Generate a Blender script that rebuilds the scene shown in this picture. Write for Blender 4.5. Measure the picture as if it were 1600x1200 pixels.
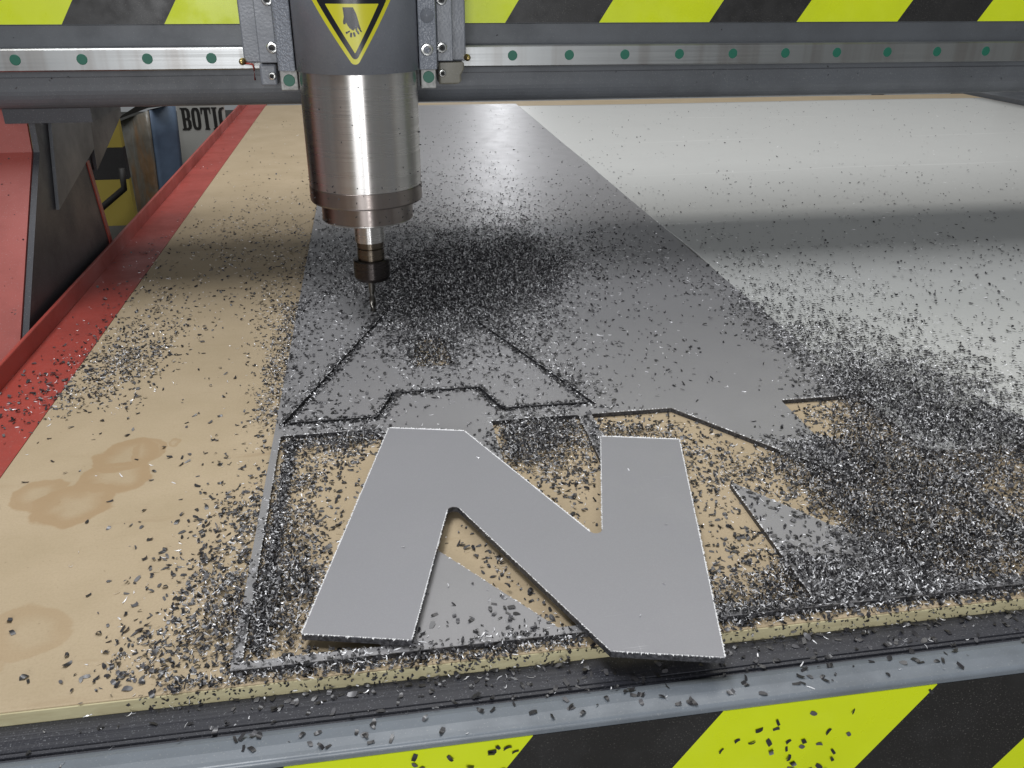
import bpy, bmesh, math, random
import numpy as np
from mathutils import Matrix, Vector
from mathutils.geometry import tessellate_polygon

for o in list(bpy.data.objects): bpy.data.objects.remove(o)
SC = bpy.context.scene
COL = SC.collection
random.seed(7); RNG = np.random.default_rng(11)

# ------------------------------------------------------------------ camera
cam = bpy.data.cameras.new('camera'); cam.sensor_width = 36.0; cam.lens = 29.86
cam.clip_start = 0.01; cam.clip_end = 60
co = bpy.data.objects.new('camera', cam); COL.objects.link(co)
rt = Vector((0.98731, -0.15873, 0.00446)); up = Vector((0.06506, 0.42999, 0.90049)); bk = Vector((-0.14486, -0.88877, 0.43486))
mw = Matrix.Identity(4)
for i in range(3):
    mw[i][0], mw[i][1], mw[i][2] = rt[i], up[i], bk[i]
mw[2][3] = 0.33
co.matrix_world = mw
SC.camera = co

# ------------------------------------------------------------------ light of the workshop
W = bpy.data.worlds.new('World'); SC.world = W; W.use_nodes = True
bg = W.node_tree.nodes['Background']
bg.inputs[0].default_value = (0.93, 0.97, 1.0, 1); bg.inputs[1].default_value = 0.20

def area(name, loc, target, sx, sy, power, color):
    l = bpy.data.lights.new(name, 'AREA'); l.shape = 'RECTANGLE'; l.size = sx; l.size_y = sy
    l.energy = power; l.color = color
    o = bpy.data.objects.new(name, l); COL.objects.link(o)
    o.location = loc
    o.rotation_euler = (Vector(target) - Vector(loc)).to_track_quat('-Z', 'Y').to_euler()
    return o
area('front_ceiling_light', (-.55, .70, 2.3), (.1, .68, 0.0), 1.2, .75, 35, (0.97, 0.98, 1.0))
area('front_window_light', (-.45, -1.5, .55), (0.1, 0.5, 0.15), .6, .6, 13, (0.97, 0.98, 1.0))
area('spindle_highlight_lamp', (0.14, -1.9, .25), (0.0, 0.8, 0.15), 0.07, 1.7, 13, (0.97, 0.98, 1.0))  # added narrow lamp behind the camera, for the spindle highlight and front tape
area('rear_ceiling_light', (0.8, 1.85, 2.3), (0.8, 1.9, 0.0), 2.2, .8, 22, (1.0, 0.98, 0.95))
area('rear_tube_light', (0.83, 5.6, 1.5), (0.3, 1.5, 0.0), 0.20, 2.6, 9, (0.96, 0.97, 1.0))

SC.view_settings.view_transform = 'Standard'; SC.view_settings.look = 'None'
SC.view_settings.exposure = 0.0; SC.view_settings.gamma = 1.0
SC.view_settings.use_curve_mapping = False
SC.render.engine = 'CYCLES'

# ------------------------------------------------------------------ helpers
def tag(o, label=None, cat=None, group=None, kind=None):
    if label: o['label'] = label
    if cat: o['category'] = cat
    if group: o['group'] = group
    if kind: o['kind'] = kind
    return o

def thing(name, loc, label, cat, group=None):
    o = bpy.data.objects.new(name, None); COL.objects.link(o); o.location = loc
    o.empty_display_size = 0.02
    return tag(o, label, cat, group)

def obj(name, bm, mat, parent=None, smooth=False, bevel=0.0):
    """link a bmesh (world coordinates) as one mesh object under an optional parent"""
    me = bpy.data.meshes.new(name)
    if isinstance(bm, bmesh.types.BMesh):
        bmesh.ops.recalc_face_normals(bm, faces=bm.faces)
        bm.to_mesh(me); bm.free()
    else:
        me = bm
    o = bpy.data.objects.new(name, me); COL.objects.link(o)
    mats = mat if isinstance(mat, (list, tuple)) else [mat]
    for m in mats: me.materials.append(m)
    if smooth:
        for p in me.polygons: p.use_smooth = True
    if bevel:
        b = o.modifiers.new('bevel', 'BEVEL'); b.width = bevel; b.segments = 2; b.limit_method = 'ANGLE'; b.angle_limit = 0.6
    if parent is not None:
        o.parent = parent
        o.matrix_parent_inverse = world_of(parent).inverted()
    return o

def world_of(o):
    m = o.matrix_basis.copy()
    if o.parent: m = world_of(o.parent) @ o.matrix_parent_inverse @ m
    return m

def box(x0, x1, y0, y1, z0, z1, bm=None):
    bm = bm or bmesh.new()
    v = [bm.verts.new((x, y, z)) for z in (z0, z1) for y in (y0, y1) for x in (x0, x1)]
    for f in ((0, 2, 3, 1), (4, 5, 7, 6), (0, 1, 5, 4), (2, 6, 7, 3), (0, 4, 6, 2), (1, 3, 7, 5)):
        bm.faces.new([v[i] for i in f])
    return bm

def prism(loops, z0, z1, bm=None, to=lambda u, v, w: (u, v, w), bottom=True):
    """extrude an outline (first loop) with holes (other loops) from z0 to z1"""
    bm = bm or bmesh.new()
    vec = [[Vector((p[0], p[1], 0)) for p in l] for l in loops]
    tris = tessellate_polygon(vec)
    flat = [p for l in loops for p in l]
    t = [bm.verts.new(to(p[0], p[1], z1)) for p in flat]
    b = [bm.verts.new(to(p[0], p[1], z0)) for p in flat]
    for a, c, d in tris:
        try: bm.faces.new((t[a], t[c], t[d]))
        except ValueError: pass
        if bottom:
            try: bm.faces.new((b[d], b[c], b[a]))
            except ValueError: pass
    k = 0
    for l in loops:
        n = len(l)
        for i in range(n):
            j = (i + 1) % n
            bm.faces.new((t[k + i], t[k + j], b[k + j], b[k + i]))
        k += n
    return bm

def lathe(prof, cx, cy, n=48, bm=None, cap=True):
    """prof: list of (r, z) from top to bottom, about the vertical axis through cx, cy"""
    bm = bm or bmesh.new(); rings = []
    for r, z in prof:
        rings.append([bm.verts.new((cx + r * math.cos(2 * math.pi * i / n), cy + r * math.sin(2 * math.pi * i / n), z)) for i in range(n)])
    for a, b in zip(rings, rings[1:]):
        for i in range(n):
            bm.faces.new((a[i], a[(i + 1) % n], b[(i + 1) % n], b[i]))
    if cap:
        bm.faces.new(rings[0]); bm.faces.new(rings[-1][::-1])
    return bm

def spin_y(prof, cx, cz, n=28, bm=None):
    """prof: list of (r, y) about an axis along y through (cx, cz), front to back"""
    bm = bm or bmesh.new(); rings = []
    for r, y in prof:
        if r < 1e-6: rings.append([bm.verts.new((cx, y, cz))])
        else: rings.append([bm.verts.new((cx + r * math.cos(2 * math.pi * i / n), y, cz + r * math.sin(2 * math.pi * i / n))) for i in range(n)])
    for a, b in zip(rings, rings[1:]):
        for i in range(n):
            j = (i + 1) % n
            if len(a) == 1: bm.faces.new((a[0], b[j], b[i]))
            elif len(b) == 1: bm.faces.new((a[i], a[j], b[0]))
            else: bm.faces.new((a[i], a[j], b[j], b[i]))
    return bm

def tube(pts, r, n=8, bm=None):
    bm = bm or bmesh.new(); rings = []
    P = [Vector(p) for p in pts]
    for k, p in enumerate(P):
        d = (P[min(k + 1, len(P) - 1)] - P[max(k - 1, 0)]).normalized()
        a = d.cross(Vector((0, 0, 1)))
        if a.length < 1e-3: a = d.cross(Vector((1, 0, 0)))
        a.normalize(); b = d.cross(a)
        rings.append([bm.verts.new(p + r * (math.cos(2 * math.pi * i / n) * a + math.sin(2 * math.pi * i / n) * b)) for i in range(n)])
    for a, b in zip(rings, rings[1:]):
        for i in range(n): bm.faces.new((a[i], a[(i + 1) % n], b[(i + 1) % n], b[i]))
    bm.faces.new(rings[0]); bm.faces.new(rings[-1][::-1])
    return bm

def rounded(pts, rad, seg=4):
    """round the corners of a polygon; rad is one radius or one per corner"""
    out = []; n = len(pts)
    for i in range(n):
        r = rad[i] if isinstance(rad, (list, tuple)) else rad
        p = Vector(pts[i]); a = Vector(pts[i - 1]); b = Vector(pts[(i + 1) % n])
        if r <= 0: out.append(tuple(p)); continue
        da, db = (a - p).normalized(), (b - p).normalized()
        ang = da.angle(db); d = min(r / math.tan(ang / 2), 0.45 * (a - p).length, 0.45 * (b - p).length)
        r2 = d * math.tan(ang / 2)
        c = p + (da + db).normalized() * (r2 / math.sin(ang / 2))
        s, e = p + da * d - c, p + db * d - c
        tot = math.atan2(s.x * e.y - s.y * e.x, s.dot(e))
        for k in range(seg + 1):
            t = tot * k / seg
            out.append((c.x + s.x * math.cos(t) - s.y * math.sin(t), c.y + s.x * math.sin(t) + s.y * math.cos(t)))
    return out

def offset(pts, d):
    """grow a counter-clockwise polygon by d with mitred corners"""
    out = []; n = len(pts)
    for i in range(n):
        p = Vector(pts[i]); a = Vector(pts[i - 1]); b = Vector(pts[(i + 1) % n])
        e1 = (p - a).normalized(); e2 = (b - p).normalized()
        n1 = Vector((e1.y, -e1.x)); n2 = Vector((e2.y, -e2.x))
        m = (n1 + n2).normalized(); c = max(0.45, m.dot(n1))
        out.append(tuple(p + m * (d / c)))
    return out

def inside(poly, x, y):
    """vectorised point in polygon"""
    P = np.array(poly); r = np.zeros(x.shape, bool); j = len(P) - 1
    for i in range(len(P)):
        xi, yi = P[i]; xj, yj = P[j]
        c = ((yi > y) != (yj > y)) & (x < (xj - xi) * (y - yi) / (yj - yi + 1e-12) + xi)
        r ^= c; j = i
    return r

# ------------------------------------------------------------------ materials
class NM:
    def __init__(s, name, color=(.5, .5, .5), rough=.5, metal=0.0, spec=.5):
        s.m = bpy.data.materials.new(name); s.m.use_nodes = True; s.t = s.m.node_tree; s.n = s.t.nodes
        s.b = s.n['Principled BSDF']; s.set('Base Color', (*color, 1)); s.set('Roughness', rough); s.set('Metallic', metal)
        s.set('Specular IOR Level', spec)
    def set(s, k, v): s.b.inputs[k].default_value = v
    def link(s, a, b): s.t.links.new(a, b)
    def pos(s):
        if not hasattr(s, '_p'): s._p = s.n.new('ShaderNodeNewGeometry').outputs['Position']
        return s._p
    def map(s, scale, loc=(0, 0, 0)):
        n = s.n.new('ShaderNodeMapping'); n.inputs['Scale'].default_value = scale; n.inputs['Location'].default_value = loc
        s.link(s.pos(), n.inputs['Vector']); return n.outputs[0]
    def noise(s, scale, detail=3, rough=.55, vec=None, dist=0):
        n = s.n.new('ShaderNodeTexNoise'); n.inputs['Scale'].default_value = scale; n.inputs['Detail'].default_value = detail
        n.inputs['Roughness'].default_value = rough; n.inputs['Distortion'].default_value = dist
        s.link(vec if vec is not None else s.pos(), n.inputs['Vector']); return n.outputs['Fac']
    def ramp(s, fac, stops):
        n = s.n.new('ShaderNodeValToRGB'); e = n.color_ramp.elements
        while len(e) < len(stops): e.new(.5)
        for i, (p, c) in enumerate(stops):
            e[i].position = p; e[i].color = (*c, 1) if len(c) == 3 else c
        s.link(fac, n.inputs[0]); return n.outputs[0]
    def math(s, op, a, b=None, clamp=False):
        n = s.n.new('ShaderNodeMath'); n.operation = op; n.use_clamp = clamp
        for i, v in enumerate((a, b)):
            if v is None: continue
            if isinstance(v, (int, float)): n.inputs[i].default_value = v
            else: s.link(v, n.inputs[i])
        return n.outputs[0]
    def maprange(s, v, a, b, c=0.0, d=1.0, smooth=True):
        n = s.n.new('ShaderNodeMapRange'); n.interpolation_type = 'SMOOTHSTEP' if smooth else 'LINEAR'
        s.link(v, n.inputs[0])
        for i, q in zip((1, 2, 3, 4), (a, b, c, d)): n.inputs[i].default_value = q
        return n.outputs[0]
    def mix(s, fac, a, b, mode='MIX'):
        n = s.n.new('ShaderNodeMix'); n.data_type = 'RGBA'; n.blend_type = mode
        ins = [i for i in n.inputs if i.type == 'RGBA']; f = n.inputs[0]
        if isinstance(fac, (int, float)): f.default_value = fac
        else: s.link(fac, f)
        for sock, v in zip(ins, (a, b)):
            if isinstance(v, tuple): sock.default_value = (*v, 1) if len(v) == 3 else v
            else: s.link(v, sock)
        return [o for o in n.outputs if o.type == 'RGBA'][0]
    def color(s, c): s.link(c, s.b.inputs['Base Color'])
    def rough(s, c): s.link(c, s.b.inputs['Roughness'])
    def bump(s, h, strength=.3, dist=.001):
        n = s.n.new('ShaderNodeBump'); n.inputs['Strength'].default_value = strength; n.inputs['Distance'].default_value = dist
        s.link(h, n.inputs['Height']); s.link(n.outputs[0], s.b.inputs['Normal'])

def mat_paint(name, c, rough=.45, hammered=0.0, dirt=.25, scale=420):
    m = NM(name, c, rough)
    d = m.noise(14, 5, .65); f = m.maprange(d, .35, .75)
    sp = m.maprange(m.noise(900, 2), .62, .72)
    dark = tuple(v * (1 - dirt) for v in c)
    base = m.mix(f, c, dark)
    m.color(m.mix(m.math('MULTIPLY', sp, .22), base, (.5, .5, .48)))
    m.rough(m.maprange(d, .3, .8, rough - .08, rough + .14))
    if hammered: m.bump(m.noise(scale, 1, .4), hammered, .0016)
    else: m.bump(m.noise(700, 2), .08, .0005)
    return m.m

def mat_board():
    m = NM('tan_fibreboard', (.5, .37, .22), .62, spec=.3)
    fine = m.noise(650, 3, .7); mid = m.noise(16, 5, .6); streak = m.noise(6, 4, .6, m.map((1.3, 9, 1)))
    c = m.ramp(mid, [(.3, (.46, .365, .235)), (.7, (.53, .425, .285))])
    c = m.mix(m.maprange(streak, .60, .78, 0, .40), c, (.33, .225, .125))
    c = m.mix(m.maprange(fine, .35, .8, 0, .30), c, (.34, .25, .16))
    fib = m.noise(1.0, 3, .6, m.map((60, 900, 1))); c = m.mix(m.maprange(fib, .55, .8, 0, .28), c, (.36, .27, .165))
    c = m.mix(m.math('MULTIPLY', m.maprange(m.noise(260, 2), .70, .76), .4), c, (.22, .15, .09))
    # dried water rings, several overlapping puddles
    warp = m.n.new('ShaderNodeTexNoise'); warp.inputs['Scale'].default_value = 34; warp.inputs['Detail'].default_value = 4
    m.link(m.pos(), warp.inputs['Vector'])
    sub = m.n.new('ShaderNodeVectorMath'); sub.operation = 'SUBTRACT'; m.link(warp.outputs['Color'], sub.inputs[0]); sub.inputs[1].default_value = (.5, .5, .5)
    sc = m.n.new('ShaderNodeVectorMath'); sc.operation = 'SCALE'; m.link(sub.outputs[0], sc.inputs[0]); sc.inputs['Scale'].default_value = .028
    add = m.n.new('ShaderNodeVectorMath'); add.operation = 'ADD'; m.link(m.pos(), add.inputs[0]); m.link(sc.outputs[0], add.inputs[1])
    tot = None
    for x, y, rx, ry, st in [(-.198, .595, .021, .026, 1), (-.185, .603, .013, .017, .9), (-.199, .565, .025, .023, 1),
                             (-.246, .548, .020, .018, .9), (-.217, .531, .026, .025, 1), (-.166, .612, .005, .006, .7),
                             (-.205, .402, .022, .022, .55), (-.230, .375, .02, .02, .4)]:
        mp = m.n.new('ShaderNodeVectorMath'); mp.operation = 'SUBTRACT'; m.link(add.outputs[0], mp.inputs[0]); mp.inputs[1].default_value = (x, y, 0)
        dv = m.n.new('ShaderNodeVectorMath'); dv.operation = 'DIVIDE'; m.link(mp.outputs[0], dv.inputs[0]); dv.inputs[1].default_value = (rx, ry, 1)
        ln = m.n.new('ShaderNodeVectorMath'); ln.operation = 'LENGTH'; m.link(dv.outputs[0], ln.inputs[0])
        o = ln.outputs['Value']
        ring = m.math('MULTIPLY', m.maprange(o, .25, .80), m.maprange(o, 1.0, 1.12, 1, 0))
        ring = m.math('MULTIPLY', m.math('ADD', m.math('MULTIPLY', ring, .62), m.maprange(o, 1.0, 1.12, .22, 0)), st)
        tot = ring if tot is None else m.math('MAXIMUM', tot, ring)
    c = m.mix(m.math('MULTIPLY', tot, .72), c, (.37, .235, .115))
    m.color(c); m.bump(fine, .12, .0004)
    return m.m

def mat_sheet(name, c, rough, metal, grain=.0):
    m = NM(name, c, rough, metal)
    n = m.noise(30, 4, .6); f = m.noise(1500, 2, .6)
    col = m.mix(m.maprange(n, .35, .75, 0, .12), c, tuple(v * .86 for v in c))
    col = m.mix(m.maprange(f, .40, .75, 0, .22), col, tuple(min(1, v * 1.3) for v in c))
    sc = m.noise(1.0, 2, .5, m.map((900, 26, 1))); sd = m.noise(1.0, 2, .5, m.map((30, 700, 1), (3, 5, 0)))
    scr = m.math('MULTIPLY', m.math('ADD', m.maprange(sc, .70, .76), m.maprange(sd, .71, .77)), m.maprange(m.noise(22, 3), .5, .68))
    col = m.mix(m.math('MULTIPLY', scr, .34), col, (.62, .62, .64))
    col = m.mix(m.maprange(m.noise(7, 5, .65), .50, .72, 0, .16), col, (.42, .41, .41))
    dust = m.math('MULTIPLY', m.maprange(m.noise(1900, 1), .70, .78), m.maprange(m.noise(18, 4), .45, .70))
    col = m.mix(m.math('MULTIPLY', dust, .45), col, (.66, .65, .64))
    m.color(col); m.rough(m.maprange(n, .3, .8, rough - .02, rough + .05))
    m.bump(f, .05, .0003)
    return m.m

def mat_pale():
    c = (.63, .635, .615)
    m = NM('pale_film_sheet', c, .38, 0, .5)
    n = m.noise(9, 4, .6)
    col = m.mix(m.maprange(n, .4, .8, 0, .3), c, (.575, .58, .565))
    # faint round scuffs and long scratches in the film
    w = m.n.new('ShaderNodeTexWave'); w.wave_type = 'RINGS'; w.inputs['Scale'].default_value = 1.1; w.inputs['Distortion'].default_value = 1.5
    w.inputs['Detail'].default_value = 1
    m.link(m.map((1, .9, 1), (-1.0, -1.2, 0)), w.inputs['Vector'])
    line = m.maprange(w.outputs['Fac'], .9985, 1.0, 0, .45)
    col = m.mix(m.math('MULTIPLY', line, m.maprange(m.noise(3, 2), .45, .65)), col, (.85, .85, .83))
    m.color(col); m.bump(m.noise(5, 2), .12, .004)
    return m.m

def mat_steel(name, c, r0, r1, zs=900, aniso=.8, rot=0.25):
    m = NM(name, c, r0, 1.0)
    s = m.noise(1.0, 3, .6, m.map((4, 4, zs)))           # fine turning lines round the axis
    b = m.noise(1.0, 3, .6, m.map((46, 46, 1.2)))        # long pale and dark streaks, reflections of the surroundings painted into the colour
    m.rough(m.maprange(s, .3, .75, r0, r1))
    m.color(m.mix(m.maprange(b, .42, .68, 0, .55), c, (c[0] * .66, c[1] * .60, c[2] * .56)))
    tg = m.n.new('ShaderNodeTangent'); tg.direction_type = 'RADIAL'; tg.axis = 'Z'; m.link(tg.outputs[0], m.b.inputs['Tangent'])
    m.set('Anisotropic', aniso); m.set('Anisotropic Rotation', rot)
    return m.m

def mat_dots():
    m = NM('dark_dusty_profile', (.035, .036, .045), .42)
    d = m.maprange(m.noise(1100, 2, .6), .62, .72)
    band = m.noise(3, 3, .5, m.map((1, 260, 1)))
    c = m.mix(m.maprange(band, .45, .75, 0, .6), (.030, .031, .040), (.058, .060, .072))
    rib = m.n.new('ShaderNodeTexWave'); rib.bands_direction = 'X'; rib.inputs['Scale'].default_value = 95; rib.inputs['Distortion'].default_value = 1.0
    m.link(m.pos(), rib.inputs['Vector'])
    patch = m.math('MULTIPLY', m.maprange(m.noise(10, 3), .50, .62), m.maprange(rib.outputs['Fac'], .9, .99, 0, .06))
    c = m.mix(patch, c, (.22, .22, .24))
    m.color(m.mix(m.math('MULTIPLY', d, .45), c, (.40, .41, .44)))
    m.rough(m.maprange(band, .3, .7, .30, .55))
    return m.m

def mat_tape(name, c, rough=.35):
    m = NM(name, c, rough)
    sp = m.math('MULTIPLY', m.maprange(m.noise(1000, 2), .60, .72), m.maprange(m.noise(25, 3), .35, .65, .25, 1.0))
    n = m.noise(20, 4)
    m.rough(m.maprange(m.noise(35, 4), .35, .7, rough - .08, rough + .2))
    m.color(m.mix(m.math('MULTIPLY', sp, .30), m.mix(m.maprange(n, .4, .8, 0, .35), c, tuple(v * .82 for v in c)), (.42, .40, .36) if sum(c) < .3 else (.62, .72, .10)))
    return m.m

def mat_bag():
    m = NM('wrapped_brown_grey', (.2, .19, .17), .35)
    n = m.noise(5, 4, .6, m.map((7, 3, 1.2)), .6)
    m.color(m.ramp(n, [(.35, (.20, .21, .20)), (.5, (.17, .15, .12)), (.6, (.21, .13, .07)), (.75, (.24, .24, .23))]))
    m.bump(m.noise(18, 3, .5, m.map((3, 2, 1))), .6, .01)
    return m.m

M = {}
M['board'] = mat_board()
mm = NM('yellow_board_edge', (.50, .46, .24), .6); e = mm.noise(60, 4, .6, mm.map((1, 1, 5)))
mm.color(mm.ramp(e, [(.3, (.48, .42, .25)), (.7, (.60, .55, .34))])); M['edge'] = mm.m  # front edge tinted yellower than the board top
M['grey_sheet'] = mat_sheet('grey_metal_skin', (.335, .330, .338), .38, .28)
M['letter'] = mat_sheet('grey_letter_skin', (.312, .311, .330), .44, .22)
M['pale'] = mat_pale()
mm = NM('black_plastic_core', (.028, .028, .032), .5); q = mm.noise(500, 3)
mm.color(mm.ramp(q, [(.4, (.02, .02, .023)), (.75, (.10, .10, .11))])); mm.bump(q, .5, .0006); M['core'] = mm.m
M['burr'] = NM('white_burr', (.92, .92, .93), .4, .0).m
M['red'] = mat_paint('red_paint', (.43, .072, .054), .42)
M['red_dull'] = mat_paint('red_paint_faded', (.41, .095, .078), .5)
M['machine_grey'] = mat_paint('machine_grey_paint', (.130, .140, .155), .42)
M['machine_dark'] = mat_paint('dark_grey_paint', (.052, .053, .062), .45)
M['ledge'] = mat_paint('ledge_grey_paint', (.20, .225, .255), .36, 0, .3)
M['hammer'] = mat_paint('hammered_grey_paint', (.25, .27, .31), .30, .75, .12, 520)
M['hammer_soft'] = mat_paint('smooth_grey_casting', (.21, .225, .255), .33, .10, .15, 420)
M['steel'] = mat_steel('turned_steel', (.66, .645, .625), .26, .40, 900, .92)
M['steel_dark'] = mat_steel('stained_steel', (.36, .32, .30), .28, .42, 900, .9)
M['nut'] = mat_steel('blued_steel', (.075, .066, .064), .24, .36)
M['neck'] = mat_steel('bronzed_steel', (.16, .135, .105), .24, .36)
M['bit'] = NM('cutter_steel', (.22, .21, .19), .3, 1.0).m
M['rail'] = mat_steel('ground_rail_steel', (.40, .41, .41), .34, .46, 700, .3)
mm = NM('dull_rail_end', (.34, .34, .33), .5, .35); n_ = mm.noise(300, 3); mm.color(mm.ramp(n_, [(.35, (.25, .25, .24)), (.7, (.40, .40, .385))])); M['rail_end'] = mm.m
mm = NM('green_plastic', (.010, .135, .085), .45); M['green'] = mm.m
M['screw'] = NM('bright_screw', (.78, .78, .76), .22, 1.0).m
M['socket'] = NM('dark_socket', (.02, .02, .02), .4).m
M['brass'] = NM('brass', (.55, .42, .18), .35, 1.0).m
M['wire'] = NM('red_wire', (.35, .035, .02), .5).m
M['yellow'] = mat_tape('yellow_green_tape', (.72, .84, .014))
M['black'] = mat_tape('black_tape', (.022, .021, .021))
M['sign_yellow'] = NM('sticker_yellow', (.70, .66, .03), .28).m
M['sign_black'] = NM('sticker_black', (.012, .012, .018), .25).m
M['chip'] = NM('black_chip', (.030, .029, .032), .33, 0, .6).m
M['chip2'] = NM('dark_grey_chip', (.110, .108, .116), .32, 0, .65).m
M['sliver'] = NM('bright_sliver', (.93, .93, .95), .28, .15, .8).m
M['bag'] = mat_bag()
mm = NM('blue_wrap', (.07, .13, .25), .55); n_ = mm.noise(12, 3); mm.color(mm.ramp(n_, [(.3, (.075, .115, .175)), (.7, (.12, .17, .25))])); mm.bump(n_, .4, .01); M['blue'] = mm.m
M['paper'] = NM('grey_card', (.42, .42, .39), .7).m
M['ink'] = NM('black_ink', (.012, .011, .010), .6).m
M['old_yellow'] = mat_tape('old_yellow', (.36, .28, .05), .6)
M['floor'] = mat_paint('concrete_floor', (.13, .125, .11), .7)
M['white_card'] = NM('white_panel', (.62, .66, .68), .5).m

# ------------------------------------------------------------------ setting
f = obj('floor', box(-4, 6, -1.0, 8, -.78, -.75), M['floor']); tag(f, kind='structure')

# ------------------------------------------------------------------ machine bed
BX0, BX1, BY0, BY1 = -.281, 1.83, .3425, 2.52
bed = thing('machine_bed', (0, .30, -.75), 'long machine bed with grey front ledge, striped tape and red side rail', 'machine bed')
obj('base_plate', box(BX0, 2.0, .3425, 2.60, -.09, -.0125), M['machine_dark'], bed)
# dark slotted profile along the front, with grooves as real steps
bm = bmesh.new()
prof = [(.3422, -.0082), (.3300, -.0078), (.3246, -.0078), (.3243, -.0086), (.3236, -.0086), (.3233, -.0079), (.3216, -.0079), (.3213, -.0092), (.3195, -.0092), (.3195, -.06), (.3422, -.06)]
prism([[(p[0], p[1]) for p in prof]], -.5, 2.0, bm, lambda u, v, w: (w, u, v))
obj('slotted_profile', bm, mat_dots(), bed)
# grey ledge with a rounded nose
prof = [(.3192, -.0084)] + [(.3165, -.0068), (.314, -.0060), (.3075, -.0056), (.3025, -.0060)]
prof += [(.3005 - .0022 * math.sin(a), -.0082 + .0022 * math.cos(a)) for a in np.linspace(.2, 1.45, 5)]
prof += [(.2985, -.0115), (.2985, -.16), (.3192, -.16)]
bm = prism([prof], -.5, 2.0, None, lambda u, v, w: (w, u, v))
obj('front_ledge', bm, M['ledge'], bed)

def tape(parent, bounds, z0, z1, y, zref, lean=.65, th=.0005):
    """striped tape on a vertical face: every stripe a piece of its own"""
    for a, b, key in bounds:
        q = [(a + lean * (z0 - zref), z0), (b + lean * (z0 - zref), z0), (b + lean * (z1 - zref), z1), (a + lean * (z1 - zref), z1)]
        o = obj('tape_stripe', prism([q], 0, th, None, lambda u, v, w: (u, y - w, v)), M[key], parent)
        o['label'] = 'yellow-green stripe of tape' if key == 'yellow' else 'black stripe of tape'
tape(bed, [(-.28, -.157, 'yellow'), (-.157, -.0573, 'black'), (-.0573, .0632, 'yellow'), (.0632, .1624, 'black'), (.1624, .2826, 'yellow'),
           (.2826, .3826, 'black'), (.3826, .503, 'yellow'), (.503, .603, 'black')], -.155, -.0105, .2984, -.0055)
# red side rail: flange, upturned lip
rail = obj('side_rail', box(-.334, BX0 - .0006, .30, 2.56, -.016, -.0004), M['red'], bed)
obj('rail_lip', box(-.338, -.3342, .30, 2.56, -.05, .0185), M['red'], bed, bevel=.001)
obj('right_rail', box(1.845, 2.0, .33, 2.6, -.012, .010), M['machine_grey'], bed)

# ------------------------------------------------------------------ spoil board
sb = thing('wooden_board', ((BX0 + BX1) / 2, BY0, -.012), 'tan fibreboard covering the machine bed, water stains at its front left', 'board')
obj('board_panel', box(BX0, BX1, BY0 + .0012, BY1, -.0116, 0), M['board'], sb, bevel=.0006)
obj('front_edge', box(BX0, BX1, BY0, BY0 + .001, -.0115, -.0008), M['edge'], sb)

# ------------------------------------------------------------------ sheets and letters
TH = .004
NW, NH = .2263, .2329
N_LOCAL = [(0, 0), (.0605, 0), (.0622, .1360), (.1665, 0), (NW, 0), (NW, NH), (.1658, NH), (.1641, .0970), (.0598, NH), (0, NH)]
N_RAD = [.0006, .0006, .0042, .0006, .0006, .0006, .0006, .0042, .0006, .0006]
HOLE_RAD = [.003, .0005, .001, .0005, .003, .003, .0005, .001, .0005, .003]
def n_hole(x0, y0): return [(x0 + p[0], y0 + p[1]) for p in rounded(offset(N_LOCAL, .006), HOLE_RAD, 4)]
HOLE1 = n_hole(-.079, .362); HOLE2 = n_hole(.170, .362)
A_OUT = [(-.0795, .6225), (-.0105, .6225), (.0035, .6655), (.0795, .6655), (.0945, .6225), (.1655, .6225), (.0750, .868), (.0110, .868)]
A_HOLE = offset(A_OUT, .0054)
A_COUNTER = [(.0235, .7150), (.0630, .7150), (.0545, .7880), (.0310, .7880)]
GX0, GX1, GY0, GY1 = -.0902, .4048, .3505, 2.44

def skin_and_core(root, loops, z0, skin_mat, skin=.0004):
    obj('core', prism(loops, z0, z0 + TH - skin - .00002), M['core'], root)
    return obj('metal_skin', prism(loops, z0 + TH - skin, z0 + TH), skin_mat, root)

def burr_mesh(loops, z, amp, prob, step=.0009, heavy=None, rnd=random):
    """torn bright threads standing along a cut edge"""
    bm = bmesh.new()
    for l in loops:
        n = len(l)
        area2 = sum(l[i][0] * l[(i + 1) % n][1] - l[(i + 1) % n][0] * l[i][1] for i in range(n))
        sgn = 1 if area2 > 0 else -1
        for i in range(n):
            a, b = Vector(l[i]), Vector(l[(i + 1) % n]); L = (b - a).length
            if L < .004: continue
            e = (b - a) / L; nrm = Vector((e.y, -e.x)) * sgn
            h = heavy(a, b) if heavy else 1.0
            t = 0.0
            while t < L - step:
                w = step * rnd.uniform(.5, 1.6)
                if rnd.random() < prob * h:
                    p, q = a + e * t, a + e * min(L, t + w)
                    k = (amp * h * rnd.random() ** 2)
                    m = (p + q) / 2 + nrm * (k + .00012) + e * rnd.uniform(-.0006, .0006)
                    i1 = p - nrm * .00045 * rnd.uniform(.5, 1.3); i2 = q - nrm * .00045 * rnd.uniform(.5, 1.3)
                    up_ = rnd.uniform(.00005, .0005) * (1 + h * .4)
                    v = [bm.verts.new((i1.x, i1.y, z + .00008)), bm.verts.new((i2.x, i2.y, z + .00008)), bm.verts.new((q.x, q.y, z + up_ * .7)), bm.verts.new((m.x, m.y, z + up_)), bm.verts.new((p.x, p.y, z + up_ * .7))]
                    bm.faces.new(v)
                t += w * rnd.uniform(.75, 1.0)
    return bm

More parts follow.
